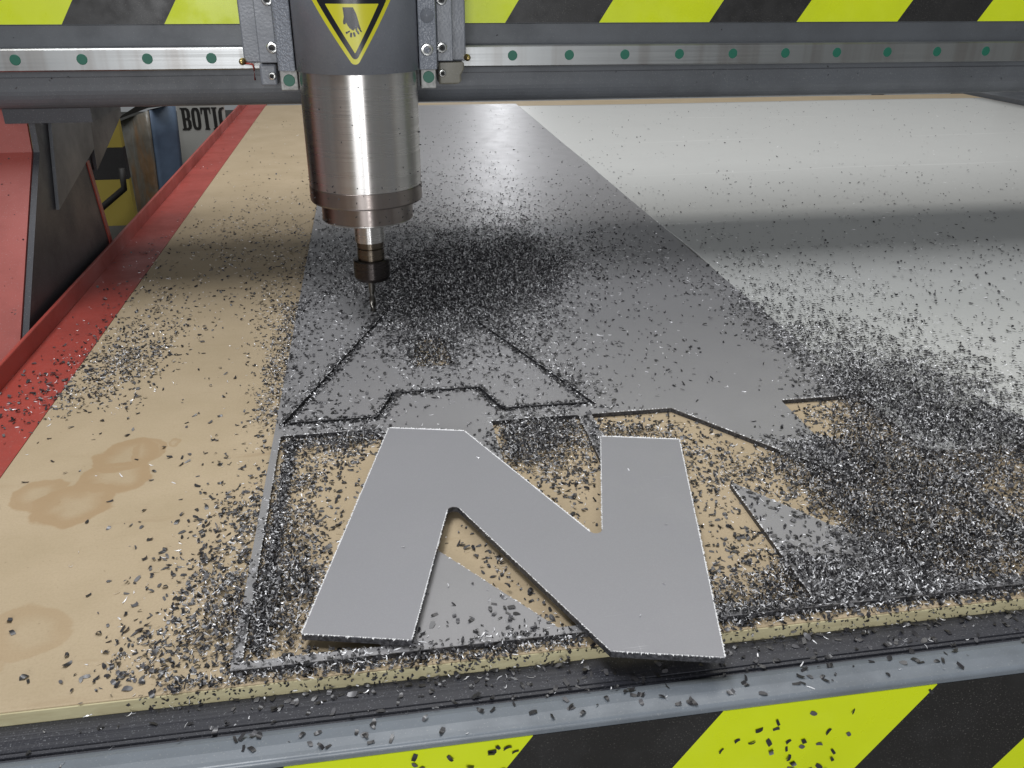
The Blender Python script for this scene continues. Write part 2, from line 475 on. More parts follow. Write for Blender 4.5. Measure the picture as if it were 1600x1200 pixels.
gs = thing('grey_sheet', (.15, 1.4, 0), 'long grey composite sheet with letter shapes cut out of it, lying on the board', 'sheet')
outer = [(GX0, GY0), (GX1, GY0), (GX1, GY1), (GX0, GY1)]
sheet_loops = [outer, HOLE1[::-1], HOLE2[::-1], A_HOLE[::-1]]
skin_and_core(gs, sheet_loops, 0.0002, M['grey_sheet'])
obj('burr', burr_mesh([HOLE1[::-1], HOLE2[::-1], A_HOLE[::-1]], TH + .0002, .0012, .30), M['burr'], gs)

la = thing('cut_letter', (.043, .74, 0), 'grey letter A freshly cut in the sheet below the router bit, still in place', 'letter')
skin_and_core(la, [A_OUT, A_COUNTER[::-1]], 0.0003, M['grey_sheet'])
obj('burr', burr_mesh([A_OUT], TH + .0003, .0008, .22), M['burr'], la)

ex, ey = Vector((.9730, -.2308)), Vector((.2308, .9730))
NO = Vector((-.0546, .3664)); NZ = .0056
def nw(p): q = NO + ex * p[0] * .996 + ey * p[1] * .993; return (q.x, q.y)
N_WORLD = [nw(p) for p in rounded(N_LOCAL, N_RAD, 4)]
ln = thing('cut_letter', (NO.x, NO.y, NZ), 'large grey letter N with white ragged edges lying loose at the front', 'letter')
skin_and_core(ln, [N_WORLD], NZ, M['letter'])
def heavy(a, b):
    d = (b - a).normalized()
    return 1.9 if abs(d.dot(ex)) > .95 else 1.0
obj('burr', burr_mesh([N_WORLD], NZ + TH, .0010, .97, .0008, heavy), M['burr'], ln)

# pale film covered sheet, its left edge slightly lifted
ps = thing('pale_sheet', (1.1, 1.4, 0), 'large pale grey-white sheet lying right of the dark grey sheet', 'sheet')
bm = bmesh.new(); nx, ny = 44, 90
PX0, PX1, PY0, PY1 = .4056, 1.81, .505, 2.40
g = []
for j in range(ny + 1):
    y = PY0 + (PY1 - PY0) * j / ny; row = []
    for i in range(nx + 1):
        u = i / nx; x = PX0 + (PX1 - PX0) * u ** 1.8
        d = x - PX0
        lift = .0035 * math.exp(-((y - 1.02) / .10) ** 2) + .0015 * math.exp(-((y - 1.60) / .12) ** 2)
        z = .0034 + lift * math.exp(-(d / .03) ** 1.3) + .0006 * math.sin(5 * x + 3 * y)
        row.append(bm.verts.new((x, y, z)))
    g.append(row)
for j in range(ny):
    for i in range(nx): bm.faces.new((g[j][i], g[j][i + 1], g[j + 1][i + 1], g[j + 1][i]))
o = obj('sheet_panel', bm, M['pale'], ps, smooth=True)
s_ = o.modifiers.new('thick', 'SOLIDIFY'); s_.thickness = .0026; s_.offset = -1

# ------------------------------------------------------------------ gantry
gn = thing('gantry', (.3, 1.0, -.05), 'grey gantry beam with striped tape, steel guide rail and red upright', 'gantry')
prof = [(.9455, .50), (.9455, .2838), (.9500, .2830), (.9500, .2640), (.9470, .2632), (.9470, .2418), (.9500, .2410), (.9505, .2280)]
prof += [(.9705 - .020 * math.cos(a), .2225 - .0185 * math.sin(a)) for a in np.linspace(0, 1.5, 8)]
prof += [(1.22, .2035), (1.25, .215), (1.25, .50)]  # unseen back and top of the beam extended to shape its shadow on the bed
obj('beam', prism([prof], -.62, 2.1, None, lambda u, v, w: (w, u, v)), M['machine_grey'], gn)
S = [(-.52, -.41, 'black'), (-.41, -.288, 'yellow'), (-.288, -.1935, 'black'), (-.1935, -.073, 'yellow'), (-.073, .025, 'black'), (.025, .1441, 'yellow'),
     (.1441, .2443, 'black'), (.2443, .3659, 'yellow'), (.3659, .4659, 'black'), (.4659, .5853, 'yellow'), (.5853, .6831, 'black'), (.6831, .803, 'yellow'), (.803, .90, 'black')]
tape(gn, S, .2842, .37, .9454, .283)
# guide rail with relieved sides
prof = [(.9300, .2440), (.9300, .2622), (.9312, .2634), (.9370, .2634), (.9385, .2618), (.9440, .2618), (.9445, .2630), (.9469, .2630), (.9469, .2422), (.9445, .2422), (.9440, .2440), (.9385, .2440), (.9370, .2428), (.9312, .2428)]
gr = obj('guide_rail', prism([prof], -.60, 2.0, None, lambda u, v, w: (w, u, v)), M['rail'], gn)
for k in range(-9, 11):
    x = .1505 + .0602 * k
    if -.12 < x < .105 or x > .80 or x < -.40: continue
    obj('hole_plug', spin_y([(.0, .9297), (.0046, .9297), (.0050, .9300), (.0050, .931)], x, .2537, 24), M['green'], gr)
obj('joint_line', box(-.60, 2.0, .9494, .9502, .2352, .2358), M['machine_dark'], gn)
# left upright: folded red front, dark grey side plate
XS = -.345
side = [(.9839, .2030), (.9769, .1589), (.8378, .0073), (.77, -.066), (.74, -.30), (1.17, -.30), (1.147, 0.0), (1.1185, .119), (1.150, .19), (1.150, .2030)]
obj('side_plate', prism([side], XS - .006, XS, None, lambda u, v, w: (w, u, v)), M['machine_dark'], gn)
fr = [(.9839, .2030), (.9769, .1589), (.8378, .0073), (.77, -.066), (.74, -.30)]
bm = bmesh.new(); a_ = [bm.verts.new((XS - .0065, y - .001, z)) for y, z in fr]; b_ = [bm.verts.new((XS - .0065 - .22, y - .001, z)) for y, z in fr]
for i in range(4): bm.faces.new((a_[i], a_[i + 1], b_[i + 1], b_[i]))
up_o = obj('front_cover', bm, M['red_dull'], gn)
s_ = up_o.modifiers.new('thick', 'SOLIDIFY'); s_.thickness = .004; s_.offset = 0
obj('screw', spin_y([(0, .930), (.0016, .9297), (.0030, .9305), (.0038, .933), (.0038, .945)], -.3632, .1035, 18), M['screw'], up_o, smooth=True)
back = [(1.117, .122), (1.147, 0.0), (1.17, -.30), (1.178, -.30), (1.157, 0.0), (1.127, .122)]
obj('rear_edge', prism([back], XS - .05, XS + .0015, None, lambda u, v, w: (w, u, v)), M['red'], gn)
obj('top_plate', box(-.37, -.285, .972, 1.32, .1890, .2034), M['machine_dark'], gn)
gus = [(1.015, .1888), (1.150, .1888), (1.146, .133), (.985, .1168), (.988, .13)]
gus = [(1.018, .1888), (1.165, .1888), (1.150, .1321), (.986, .1160)]
obj('gusset', prism([[(1.0205, .1888), (1.160, .1888), (1.148, .1321), (.9842, .0960)]], XS + .0005, XS + .004, None, lambda u, v, w: (w, u, v)), M['machine_grey'], gn)
obj('gusset', prism([[(1.162, .1888), (1.315, .1888), (1.305, .150), (1.149, .105)]], XS - .004, XS + .002, None, lambda u, v, w: (w, u, v)), M['machine_dark'], gn)

# ------------------------------------------------------------------ router carriage with spindle
CX, CY = -.008, .865
rc = thing('router_carriage', (CX, CY, .0), 'router head with bright steel spindle hanging from the grey carriage', 'router')
obj('back_plate', box(-.1165, .0990, .9050, .9285, .2512, .40), M['hammer_soft'], rc, bevel=.0015)
obj('slide_plate', box(-.1000, -.0832, .8870, .9048, .2525, .40), M['hammer_soft'], rc, bevel=.001)
obj('slide_plate', box(.0690, .0845, .8870, .9048, .2525, .40), M['hammer_soft'], rc, bevel=.001)
obj('slide_block', box(-.1020, -.0862, .8960, .9290, .2306, .2508), M['hammer_soft'], rc, bevel=.002)
bm = prism([[(.0708, .2508), (.0708, .2300), (.0900, .2300), (.0935, .2330), (.0930, .2390), (.0962, .2440), (.0962, .2508)]], .896, .929, None, lambda u, v, w: (u, w, v))
obj('slide_block', bm, mat_paint('grease_stained_grey', (.20, .19, .15), .4), rc, bevel=.0015)
# clamp casting: round belly between two flanges
R = .0578
pts = []
pts += [(-.0805, .8900), (-.0805, .8560), (-.0650, .8540)]
a0 = math.asin((-.0585 + .0) / R) if False else None
th0 = math.radians(-82); th1 = math.radians(82)
arc = [(CX + R * math.sin(t), CY - R * math.cos(t)) for t in np.linspace(th0, th1, 40)]
arc = [p for p in arc if -.0642 < p[0] < .0486]
pts += arc + [(.0500, .8540), (.0662, .8560), (.0662, .8900)]
bm = bmesh.new()
seg = [pts[:3], None, None]
def wall(poly, mat, name, z0=.2482, z1=.40):
    return obj(name, prism([poly], z0, z1), mat, rc, bevel=.0008)
belly = [(-.0648, .889)] + arc + [(.0492, .889)]
bl = obj('clamp_body', prism([belly], .2486, .40), M['hammer_soft'], rc, smooth=False)
for p in bl.data.polygons:
    if abs(p.normal.z) < .5: p.use_smooth = True
wall([(-.0806, .8895), (-.0806, .8565), (-.0786, .8545), (-.0655, .8515), (-.0649, .8530), (-.0649, .8895)], M['hammer'], 'clamp_flange')
wall([(.0493, .8895), (.0493, .8530), (.0505, .8522), (.0655, .8535), (.0662, .8550), (.0662, .8895)], M['hammer'], 'clamp_flange')
for x0, x1, px, pz in ((-.0804, -.0645, -.0724, .2390), (.0510, .0654, .0583, .2405)):
    r_ = obj('slide_rail', box(x0, x1,   .8640, .8890, .2300, .2482), M['rail_end'], rc, bevel=.0008)
    obj('hole_plug', spin_y([(0, .8634), (.0050, .8634), (.0054, .8638), (.0054, .866)], px, pz, 24), M['green'], r_)
def cap_screw(x, y, z, r, parent=rc):
    s = obj('screw', spin_y([(r * .50, y + .0022), (r * .50, y), (r * .62, y - .0004), (r * .85, y - .0002), (r, y + .0008), (r, y + .006)], x, z, 26), M['screw'], parent, smooth=False)
    obj('socket', spin_y([(0, y + .0014), (r * .16, y + .0018), (r * .51, y + .0021), (r * .51, y + .004)], x, z, 6), M['socket'], s)
    return s
for x, y, z, r in ((-.0868, .8835, .2662, .0052), (-.0868, .8835, .3075, .0052), (.0735, .8835, .2651, .0050), (.0742, .8835, .3075, .0050),
                   (-.0905, .8930, .2400, .0038), (.0742, .8930, .2408, .0038), (.0568, .8512, .2658, .0058)):
    cap_screw(x, y, z, r)
obj('plain_screw', spin_y([(0, .8500), (.0018, .8502), (.0030, .8516), (.0060, .8519), (.0064, .8526), (.0064, .856)], .0578, .2952, 28), M['hammer_soft'], rc, smooth=True)
for x, z in ((-.1175, .2528), (.1000, .2545)):
    nb = obj('grease_nipple', spin_y([(0, .892), (.0016, .8923), (.0026, .895), (.0016, .898), (.0032, .899), (.0032, .906)], x, z, 14), M['brass'], rc, smooth=True)
obj('wire', tube([(-.1180, .9035, .2508), (-.1120, .9030, .2507), (-.1085, .9030, .2500), (-.1078, .9030, .2470), (-.1080, .9030, .2355)], .0009), M['wire'], rc, smooth=True)

# spindle, lathed in pieces
def turned(name, prof, mat, parent=rc, n=72):
    o = obj(name, lathe(prof, CX, CY, n), mat, parent)
    for p in o.data.polygons:
        p.use_smooth = True
    o.data.set_sharp_from_angle(angle=.35)
    return o
turned('spindle_body', [(.0553, .30), (.0553, .1420)], M['steel'])
turned('spindle_ring', [(.0552, .1418), (.0556, .1412), (.0556, .1278), (.0545, .1262), (.047, .1262)], M['steel_dark'])
turned('spindle_nose', [(.0455, .1263), (.0455, .1078), (.0448, .1068), (.030, .1066), (.030, .108)], M['steel_dark'])
turned('nose_rim', [(.0460, .1082), (.0462, .1076), (.0455, .1070), (.0440, .1068)], M['steel'])
turned('shaft', [(.0150, .1075), (.0150, .0820), (.0135, .0815)], M['steel'])
cn = turned('collet_neck', [(.0138, .0818), (.0138, .0760), (.0130, .0752), (.0138, .0744), (.0140, .0610)], M['neck'], n=48)
ct = turned('collet_nut', [(.0140, .0636), (.0176, .0632), (.0186, .0620), (.0188, .0450), (.0172, .0415), (.0060, .0405)], M['nut'], n=48)
# fluted cutter
bm = bmesh.new(); rows = []
for k in range(40):
    z = .0410 - k * .00105; r = .0033
    ring = []
    for i in range(16):
        a = 2 * math.pi * i / 16; rr = r
        if k > 14:
            ph = (a - (k - 14) * .22) % math.pi
            rr = r * (1.0 if ph < 1.6 else .55)
        ring.append(bm.verts.new((CX - .0017 + rr * math.cos(a), CY + rr * math.sin(a), z)))
    rows.append(ring)
for a, b in zip(rows, rows[1:]):
    for i in range(16): bm.faces.new((a[i], a[(i + 1) % 16], b[(i + 1) % 16], b[i]))
bm.faces.new(rows[-1][::-1])
obj('cutter', bm, M['bit'], rc, smooth=True)

# warning sticker wrapped round the belly
def wrap(name, poly, lift, mat, parent):
    bm = bmesh.new(); t = tessellate_polygon([[Vector((p[0], p[1], 0)) for p in poly]])
    v = [bm.verts.new((p[0], p[1], 0)) for p in poly]
    for a, b, c in t: bm.faces.new((v[a], v[b], v[c]))
    u = -.036
    while u < .037:
        bmesh.ops.bisect_plane(bm, geom=bm.verts[:] + bm.edges[:] + bm.faces[:], plane_co=(u, 0, 0), plane_no=(1, 0, 0)); u += .002
    for q in bm.verts:
        th = q.co.x / R; rr = R + lift
        q.co = Vector((CX + rr * math.sin(th), CY - rr * math.cos(th), q.co.y))
    return obj(name, bm, mat, parent, smooth=True)
def tri(tip, top, half, cx, rad): return rounded([(cx, tip), (cx + half, top), (cx - half, top)], rad, 6)
stk = wrap('warning_sticker', tri(.2535, .3175, .0410, -.0015, .0045), .00025, M['sign_yellow'], rc)
stk['label'] = 'yellow triangular cut hazard sticker'
wrap('black_border', tri(.2590, .3130, .0335, -.0012, .0032), .00040, M['sign_black'], stk)
wrap('yellow_field', tri(.2665, .3063, .0232, -.0010, .0004), .00055, M['sign_yellow'], stk)
hand = [(-.0090, .3036), (-.0002, .3036), (.0022, .2985), (.0034, .2935), (.0045, .2885), (.0052, .2868), (.0046, .2850), (.0034, .2862), (.0024, .2880),
        (.0022, .2846), (.0010, .2840), (.0004, .2868), (-.0012, .2850), (-.0030, .2862), (-.0042, .2870), (-.0056, .2890), (-.0068, .2915), (-.0076, .2902), (-.0092, .2902), (-.0094, .2925), (-.0084, .2960), (-.0086, .3000)]
wrap('hand_symbol', hand, .00070, M['sign_black'], stk)
def pill(cx, cz, l, w, ang):
    c, s = math.cos(ang), math.sin(ang)
    q = rounded([(-w / 2, -l / 2), (w / 2, -l / 2), (w / 2, l / 2), (-w / 2, l / 2)], w * .45, 3)
    return [(cx + x * c - y * s, cz + x * s + y * c) for x, y in q]
wrap('finger_symbol', [(-.0080, .2838), (-.0074, .2822), (-.0038, .2844), (-.0044, .2852)], .00070, M['sign_black'], stk)
for a in ((-.0034, .2816, .0040, .0018, -.15), (-.0006, .2820, .0038, .0018, .25), (.0026, .2836, .0032, .0016, .5), (.0050, .2850, .0026, .0012, .6)):
    wrap('finger_symbol', pill(*a), .00070, M['sign_black'], stk)

# ------------------------------------------------------------------ things seen behind, left of the bed
Y = 2.2
sg = thing('lettered_card', (-.37, Y, -.75), 'pale grey card with bold black letters BOTIC behind the red rail', 'sign')
obj('card', prism([[(-.4519, .16), (-.4519, .0452), (-.4590, -.12), (-.470, -.70), (-.3425, -.70), (-.3425, .16)]], 0, .004, None, lambda u, v, w: (u, Y + w, v)), M['paper'], sg)
def glyph(loops, x, z, sx, sz):
    obj('letter', prism([[(x + p[0] * sx, z + p[1] * sz) for p in l] for l in loops], .0003, .0012, None, lambda u, v, w: (u, Y - w, v)), M['ink'], sg)
def oval(x0, x1, y0, y1, n=20): return [((x0 + x1) / 2 + (x1 - x0) / 2 * math.copysign(abs(math.cos(t)) ** .6, math.cos(t)), (y0 + y1) / 2 + (y1 - y0) / 2 * math.copysign(abs(math.sin(t)) ** .6, math.sin(t))) for t in np.linspace(0, 2 * math.pi, n, endpoint=False)]
B_ = [[(0, 0), (.70, 0), (.92, .08), (1, .2), (1, .38), (.85, .5), (.98, .62), (.98, .82), (.88, .94), (.68, 1), (0, 1), (0, .93), (.12, .93), (.12, .07), (0, .07)],
      [(.45, .10), (.45, .45), (.58, .45), (.64, .38), (.64, .16), (.58, .10)], [(.45, .54), (.45, .90), (.56, .90), (.62, .84), (.62, .60), (.56, .54)]]
T_ = [[(.25, 0), (.75, 0), (.75, .06), (.68, .06), (.68, .90), (.82, .90), (.90, .70), (1, .70), (1, 1), (0, 1), (0, .70), (.10, .70), (.18, .90), (.33, .90), (.33, .06), (.25, .06)]]
I_ = [[(0, 0), (1, 0), (1, .06), (.8, .06), (.8, .94), (1, .94), (1, 1), (0, 1), (0, .94), (.2, .94), (.2, .06), (0, .06)]]
C_ = [[(.5, .09), (.66, .09), (.66, .01), (.5, 0), (.2, .04), (.03, .2), (0, .5), (.03, .8), (.2, .96), (.5, 1), (.66, .99), (.66, .91), (.5, .91), (.40, .84), (.37, .5), (.40, .16)]]
O_ = [oval(0, 1, 0, 1), oval(.36, .64, .12, .88)[::-1]]
z0, hz = -.0115, .0515
for gl, x, w in ((B_, -.4450, .0225), (O_, -.4205, .0205), (T_, -.3985, .0230), (I_, -.3735, .0130), (C_, -.3585, .0225)): glyph(gl, x, z0, w, hz)

bg_ = thing('wrapped_parcel', (-.48, 2.0, -.75), 'grey and brown plastic wrapped parcel with blue side, behind the red rail', 'parcel')
def panel(name, q, y0, y1, mat):
    """lumpy upright panel between two lines of points"""
    bm = bmesh.new(); n = 14; rows = []
    for j in range(n + 1):
        t = j / n; row = []
        for i in range(9):
            s = i / 8
            x = (q[0][0] * (1 - s) + q[1][0] * s) * (1 - t) + (q[3][0] * (1 - s) + q[2][0] * s) * t
            z = (q[0][1] * (1 - s) + q[1][1] * s) * (1 - t) + (q[3][1] * (1 - s) + q[2][1] * s) * t
            y = y0 * (1 - s) + y1 * s + .003 * math.sin(9 * t + 5 * s) + .003 * math.sin(23 * t * s)
            row.append(bm.verts.new((x, y, z)))
        rows.append(row)
    for j in range(n):
        for i in range(8): bm.faces.new((rows[j][i], rows[j][i + 1], rows[j + 1][i + 1], rows[j + 1][i]))
    o = obj(name, bm, mat, bg_, smooth=True)
    m_ = o.modifiers.new('thick', 'SOLIDIFY'); m_.thickness = .008; m_.offset = 0
panel('grey_wrap', [(-.535, .040), (-.462, .066), (-.500, -.75), (-.600, -.75)], 1.99, 1.97, M['bag'])
panel('blue_side', [(-.4615, .066), (-.4205, .070), (-.4600, -.75), (-.4995, -.75)], 1.972, 2.03, M['blue'])
obj('dark_lid', prism([[(-.536, .046), (-.462, .071), (-.43, .074), (-.43, .086), (-.47, .084)]], 1.97, 2.10, None, lambda u, v, w: (u, w, v)), M['ink'], bg_)

bs = thing('striped_board', (-.54, 1.82, -.75), 'dull yellow and black striped board between the red upright and the parcel', 'board')
for a, b, k in ((.10, .0135, 'old_yellow'), (.0135, -.050, 'black'), (-.050, -.145, 'old_yellow'), (-.145, -.75, 'floor')):
    obj('stripe', box(-.70, -.493, 1.84, 1.86, b + .0002, a), M[k], bs)
obj('bracket', tube([(-.492, 1.80, -.02), (-.494, 1.80, -.060), (-.545, 1.80, -.098), (-.60, 1.80, -.125)], .0065, 8), M['ink'], bs, smooth=True)

wp = thing('white_panel', (1.9, 2.62, -.75), 'small bright panel at the far right corner below the beam', 'panel')
obj('panel_face', box(1.62, 1.985, 2.62, 2.64, -.75, .02), M['white_card'], wp)
obj('panel_frame', box(1.60, 1.6195, 2.61, 2.65, -.75, .03), M['machine_grey'], wp)
gp = thing('grey_cabinet', (2.2, 2.3, -.75), 'dark grey machine cabinet at the right edge behind the pale sheet', 'cabinet')
obj('cabinet_body', box(2.003, 2.5, 2.2, 2.58, -.75, .20), M['machine_dark'], gp, bevel=.004)
obj('cabinet_strip', box(2.06, 2.09, 2.196, 2.1995, -.75, .20), M['old_yellow'], gp)

# ------------------------------------------------------------------ cutting chips
# how thickly chips lie on the bed: one row per distance y, columns 30 mm apart from x = -0.33; 0 = none, 9 = heaped
ROWS_Y = [.30, .33, .345, .36, .38, .40, .425, .45, .475, .50, .525, .55, .575, .60, .625, .65, .68, .71, .75, .79, .83, .87, .92, .97, 1.03, 1.1, 1.2, 1.35, 1.55, 1.85, 2.3]
ROWS = np.array([
    [1, 1, 1, 1, 1, 1, 1, 1, 1, 1, 1, 1, 1, 1, 1, 2, 2, 2, 2, 2, 2, 2, 2, 2, 2, 2, 2, 2, 2, 2, 2, 2, 2, 2, 2, 2, 2, 2, 2, 2, 2, 2],
    [1, 1, 1, 1, 2, 2, 3, 3, 3, 4, 4, 4, 4, 4, 4, 4, 4, 4, 4, 4, 4, 4, 3, 3, 3, 3, 3, 3, 3, 3, 3, 3, 3, 3, 3, 3, 3, 3, 3, 3, 3, 3],
    [1, 1, 1, 1, 1, 2, 4, 5, 6, 6, 6, 6, 6, 6, 6, 5, 4, 6, 6, 6, 6, 6, 6, 6, 5, 5, 5, 5, 5, 5, 5, 5, 5, 5, 5, 5, 5, 5, 5, 5, 5, 5],
    [1, 1, 1, 1, 1, 3, 6, 7, 7, 7, 7, 6, 5, 5, 6, 4, 3, 8, 9, 9, 9, 9, 9, 9, 8, 8, 8, 9, 9, 9, 9, 9, 9, 9, 9, 9, 9, 9, 9, 9, 9, 9],
    [1, 1, 1, 1, 1, 2, 6, 8, 9, 9, 7, 2, 2, 3, 6, 4, 2, 7, 9, 9, 9, 9, 9, 9, 9, 9, 9, 9, 9, 9, 9, 9, 9, 9, 9, 9, 9, 9, 9, 9, 9, 9],
    [1, 1, 1, 1, 1, 2, 5, 7, 9, 9, 7, 1, 2, 4, 7, 4, 2, 5, 7, 7, 7, 9, 9, 9, 9, 9, 9, 9, 9, 9, 9, 9, 9, 9, 9, 9, 9, 9, 9, 9, 9, 9],
    [1, 1, 1, 1, 1, 1, 4, 7, 9, 9, 6, 1, 2, 6, 6, 4, 2, 3, 6, 5, 5, 9, 9, 9, 9, 8, 8, 9, 9, 9, 9, 9, 9, 9, 9, 9, 9, 9, 9, 9, 9, 9],
    [1, 1, 1, 1, 1, 1, 4, 7, 8, 8, 5, 4, 3, 6, 5, 5, 2, 2, 6, 5, 6, 9, 9, 9, 9, 8, 8, 9, 9, 9, 9, 9, 9, 9, 9, 9, 8, 8, 8, 8, 8, 8],
    [1, 1, 1, 1, 0, 1, 3, 6, 8, 7, 4, 4, 3, 5, 5, 5, 3, 2, 6, 6, 7, 9, 9, 9, 9, 9, 9, 9, 9, 9, 9, 8, 8, 8, 8, 8, 7, 7, 7, 7, 7, 7],
    [1, 0, 0, 0, 1, 1, 3, 6, 7, 7, 4, 3, 2, 4, 5, 6, 5, 2, 6, 7, 7, 9, 9, 9, 9, 9, 9, 9, 9, 8, 8, 7, 7, 7, 7, 7, 7, 6, 6, 6, 6, 6],
    [0, 0, 0, 0, 1, 1, 2, 5, 7, 7, 4, 4, 2, 3, 7, 8, 7, 3, 6, 7, 6, 8, 9, 9, 9, 9, 9, 9, 8, 7, 7, 6, 6, 6, 6, 6, 6, 6, 5, 5, 5, 5],
    [0, 0, 0, 1, 1, 1, 2, 4, 6, 7, 5, 4, 2, 3, 9, 9, 8, 6, 7, 6, 4, 4, 6, 8, 9, 9, 9, 9, 7, 6, 6, 6, 5, 5, 5, 5, 5, 5, 5, 5, 5, 5],
    [0, 0, 1, 1, 1, 1, 2, 4, 5, 7, 7, 5, 2, 3, 9, 9, 8, 8, 8, 6, 2, 2, 5, 7, 9, 9, 9, 8, 7, 6, 5, 5, 5, 5, 5, 5, 5, 4, 4, 4, 4, 4],
    [1, 1, 1, 1, 1, 1, 2, 3, 5, 7, 8, 5, 3, 3, 8, 8, 7, 6, 5, 3, 2, 1, 3, 6, 9, 9, 9, 8, 7, 6, 5, 5, 4, 4, 4, 4, 4, 4, 4, 4, 4, 4],
    [2, 2, 2, 1, 1, 1, 1, 3, 5, 5, 5, 4, 3, 3, 4, 4, 4, 4, 2, 1, 1, 1, 2, 5, 8, 9, 9, 8, 7, 6, 5, 4, 4, 4, 4, 4, 4, 4, 4, 4, 4, 4],
    [4, 4, 3, 2, 1, 1, 1, 3, 5, 4, 4, 4, 3, 3, 3, 3, 3, 4, 2, 1, 1, 1, 2, 3, 8, 9, 8, 8, 7, 6, 5, 4, 4, 4, 4, 4, 4, 3, 3, 3, 3, 3],
    [4, 5, 5, 5, 3, 2, 2, 3, 6, 3, 3, 3, 4, 4, 4, 4, 4, 3, 2, 1, 1, 1, 2, 3, 7, 8, 8, 7, 6, 5, 5, 4, 4, 3, 3, 3, 3, 3, 3, 3, 3, 3],
    [4, 5, 6, 6, 4, 2, 2, 4, 6, 3, 3, 4, 5, 6, 5, 4, 4, 4, 2, 2, 1, 1, 2, 4, 7, 7, 7, 6, 6, 5, 5, 4, 4, 3, 3, 3, 3, 3, 3, 3, 3, 3],
    [4, 5, 6, 7, 6, 3, 2, 4, 6, 3, 3, 5, 6, 7, 6, 5, 5, 5, 3, 2, 2, 2, 2, 4, 7, 7, 6, 6, 5, 5, 4, 4, 3, 3, 3, 3, 2, 2, 2, 2, 2, 2],
    [3, 4, 6, 7, 6, 3, 2, 4, 6, 4, 4, 6, 7, 7, 7, 7, 6, 5, 3, 2, 2, 2, 2, 4, 6, 6, 5, 5, 4, 4, 4, 3, 3, 3, 3, 3, 2, 2, 2, 2, 2, 2],
    [2, 3, 5, 6, 5, 3, 2, 4, 5, 4, 4, 7, 8, 9, 8, 8, 7, 6, 4, 2, 2, 2, 2, 4, 6, 6, 5, 5, 4, 4, 4, 3, 3, 3, 3, 3, 3, 2, 2, 2, 2, 2],
    [2, 3, 5, 5, 5, 3, 3, 5, 6, 5, 5, 8, 9, 9, 9, 9, 9, 8, 5, 3, 2, 2, 3, 4, 5, 5, 5, 4, 4, 4, 4, 3, 3, 3, 3, 3, 3, 3, 2, 2, 2, 2],
    [2, 3, 4, 5, 4, 3, 4, 5, 6, 6, 6, 8, 9, 9, 9, 9, 9, 9, 8, 5, 4, 4, 4, 4, 4, 4, 4, 4, 4, 4, 3, 3, 3, 3, 3, 3, 3, 3, 3, 2, 2, 2],
    [2, 3, 4, 4, 3, 3, 4, 5, 5, 6, 7, 8, 9, 9, 9, 9, 9, 9, 9, 7, 5, 4, 4, 4, 4, 4, 4, 4, 3, 3, 3, 3, 3, 3, 3, 3, 3, 3, 3, 3, 3, 3],
    [2, 3, 3, 3, 3, 4, 4, 4, 5, 6, 7, 8, 8, 9, 9, 9, 9, 9, 8, 7, 6, 5, 4, 4, 3, 3, 3, 3, 3, 3, 3, 3, 3, 3, 3, 3, 3, 3, 2, 2, 2, 2],
    [2, 3, 3, 3, 4, 4, 4, 4, 5, 6, 6, 7, 7, 7, 8, 8, 8, 8, 7, 6, 5, 5, 4, 3, 3, 3, 3, 3, 2, 2, 2, 2, 2, 2, 2, 2, 2, 2, 2, 2, 2, 2],
    [2, 2, 3, 4, 4, 4, 4, 4, 4, 5, 5, 5, 6, 6, 6, 6, 6, 6, 6, 5, 5, 4, 4, 3, 3, 3, 2, 2, 2, 2, 2, 2, 2, 2, 2, 2, 2, 2, 2, 2, 2, 2],
    [1, 1, 2, 2, 3, 3, 3, 3, 3, 3, 4, 4, 4, 4, 4, 4, 4, 4, 4, 4, 3, 3, 3, 3, 3, 2, 2, 2, 2, 2, 2, 2, 2, 2, 2, 2, 2, 2, 2, 2, 2, 2],
    [1, 1, 1, 2, 2, 2, 2, 2, 2, 2, 3, 3, 3, 3, 3, 3, 3, 3, 3, 2, 2, 2, 2, 2, 2, 2, 2, 2, 1, 1, 1, 1, 1, 1, 1, 1, 1, 1, 1, 1, 1, 1],
    [1, 1, 1, 1, 1, 1, 1, 1, 1, 1, 1, 1, 1, 1, 2, 2, 2, 2, 2, 1, 1, 1, 1, 1, 1, 1, 1, 1, 1, 1, 1, 1, 1, 1, 1, 1, 1, 1, 1, 1, 1, 1],
    [0, 0, 1, 1, 1, 1, 1, 1, 1, 1, 1, 1, 1, 1, 1, 1, 1, 1, 1, 1, 1, 1, 1, 1, 1, 1, 1, 1, 1, 1, 1, 1, 1, 1, 1, 1, 1, 1, 1, 1, 1, 1]], float)

def thickness(x, y):
    fx = np.clip((x + .33) / .03, 0, ROWS.shape[1] - 1.001); j = fx.astype(int); b = fx - j
    fy = np.clip(np.interp(y, ROWS_Y, np.arange(len(ROWS_Y))), 0, len(ROWS_Y) - 1.001); i = fy.astype(int); a = fy - i
    return (ROWS[i, j] * (1 - b) + ROWS[i, j + 1] * b) * (1 - a) + (ROWS[i + 1, j] * (1 - b) + ROWS[i + 1, j + 1] * b) * a
def vnoise(x, y, s, seed):
    r = np.random.default_rng(seed).random((257, 257))
    fx, fy = (x + 3) / s, (y + 3) / s
    i, j = np.floor(fy).astype(int), np.floor(fx).astype(int); a, b = fy - i, fx - j
    a = a * a * (3 - 2 * a); b = b * b * (3 - 2 * b)
    i0, i1, j0, j1 = i % 257, (i + 1) % 257, j % 257, (j + 1) % 257
    return (r[i0, j0] * (1 - b) + r[i0, j1] * b) * (1 - a) + (r[i1, j0] * (1 - b) + r[i1, j1] * b) * a
COV = np.array([0, .0028, .011, .040, .10, .21, .39, .62, .86, .990])
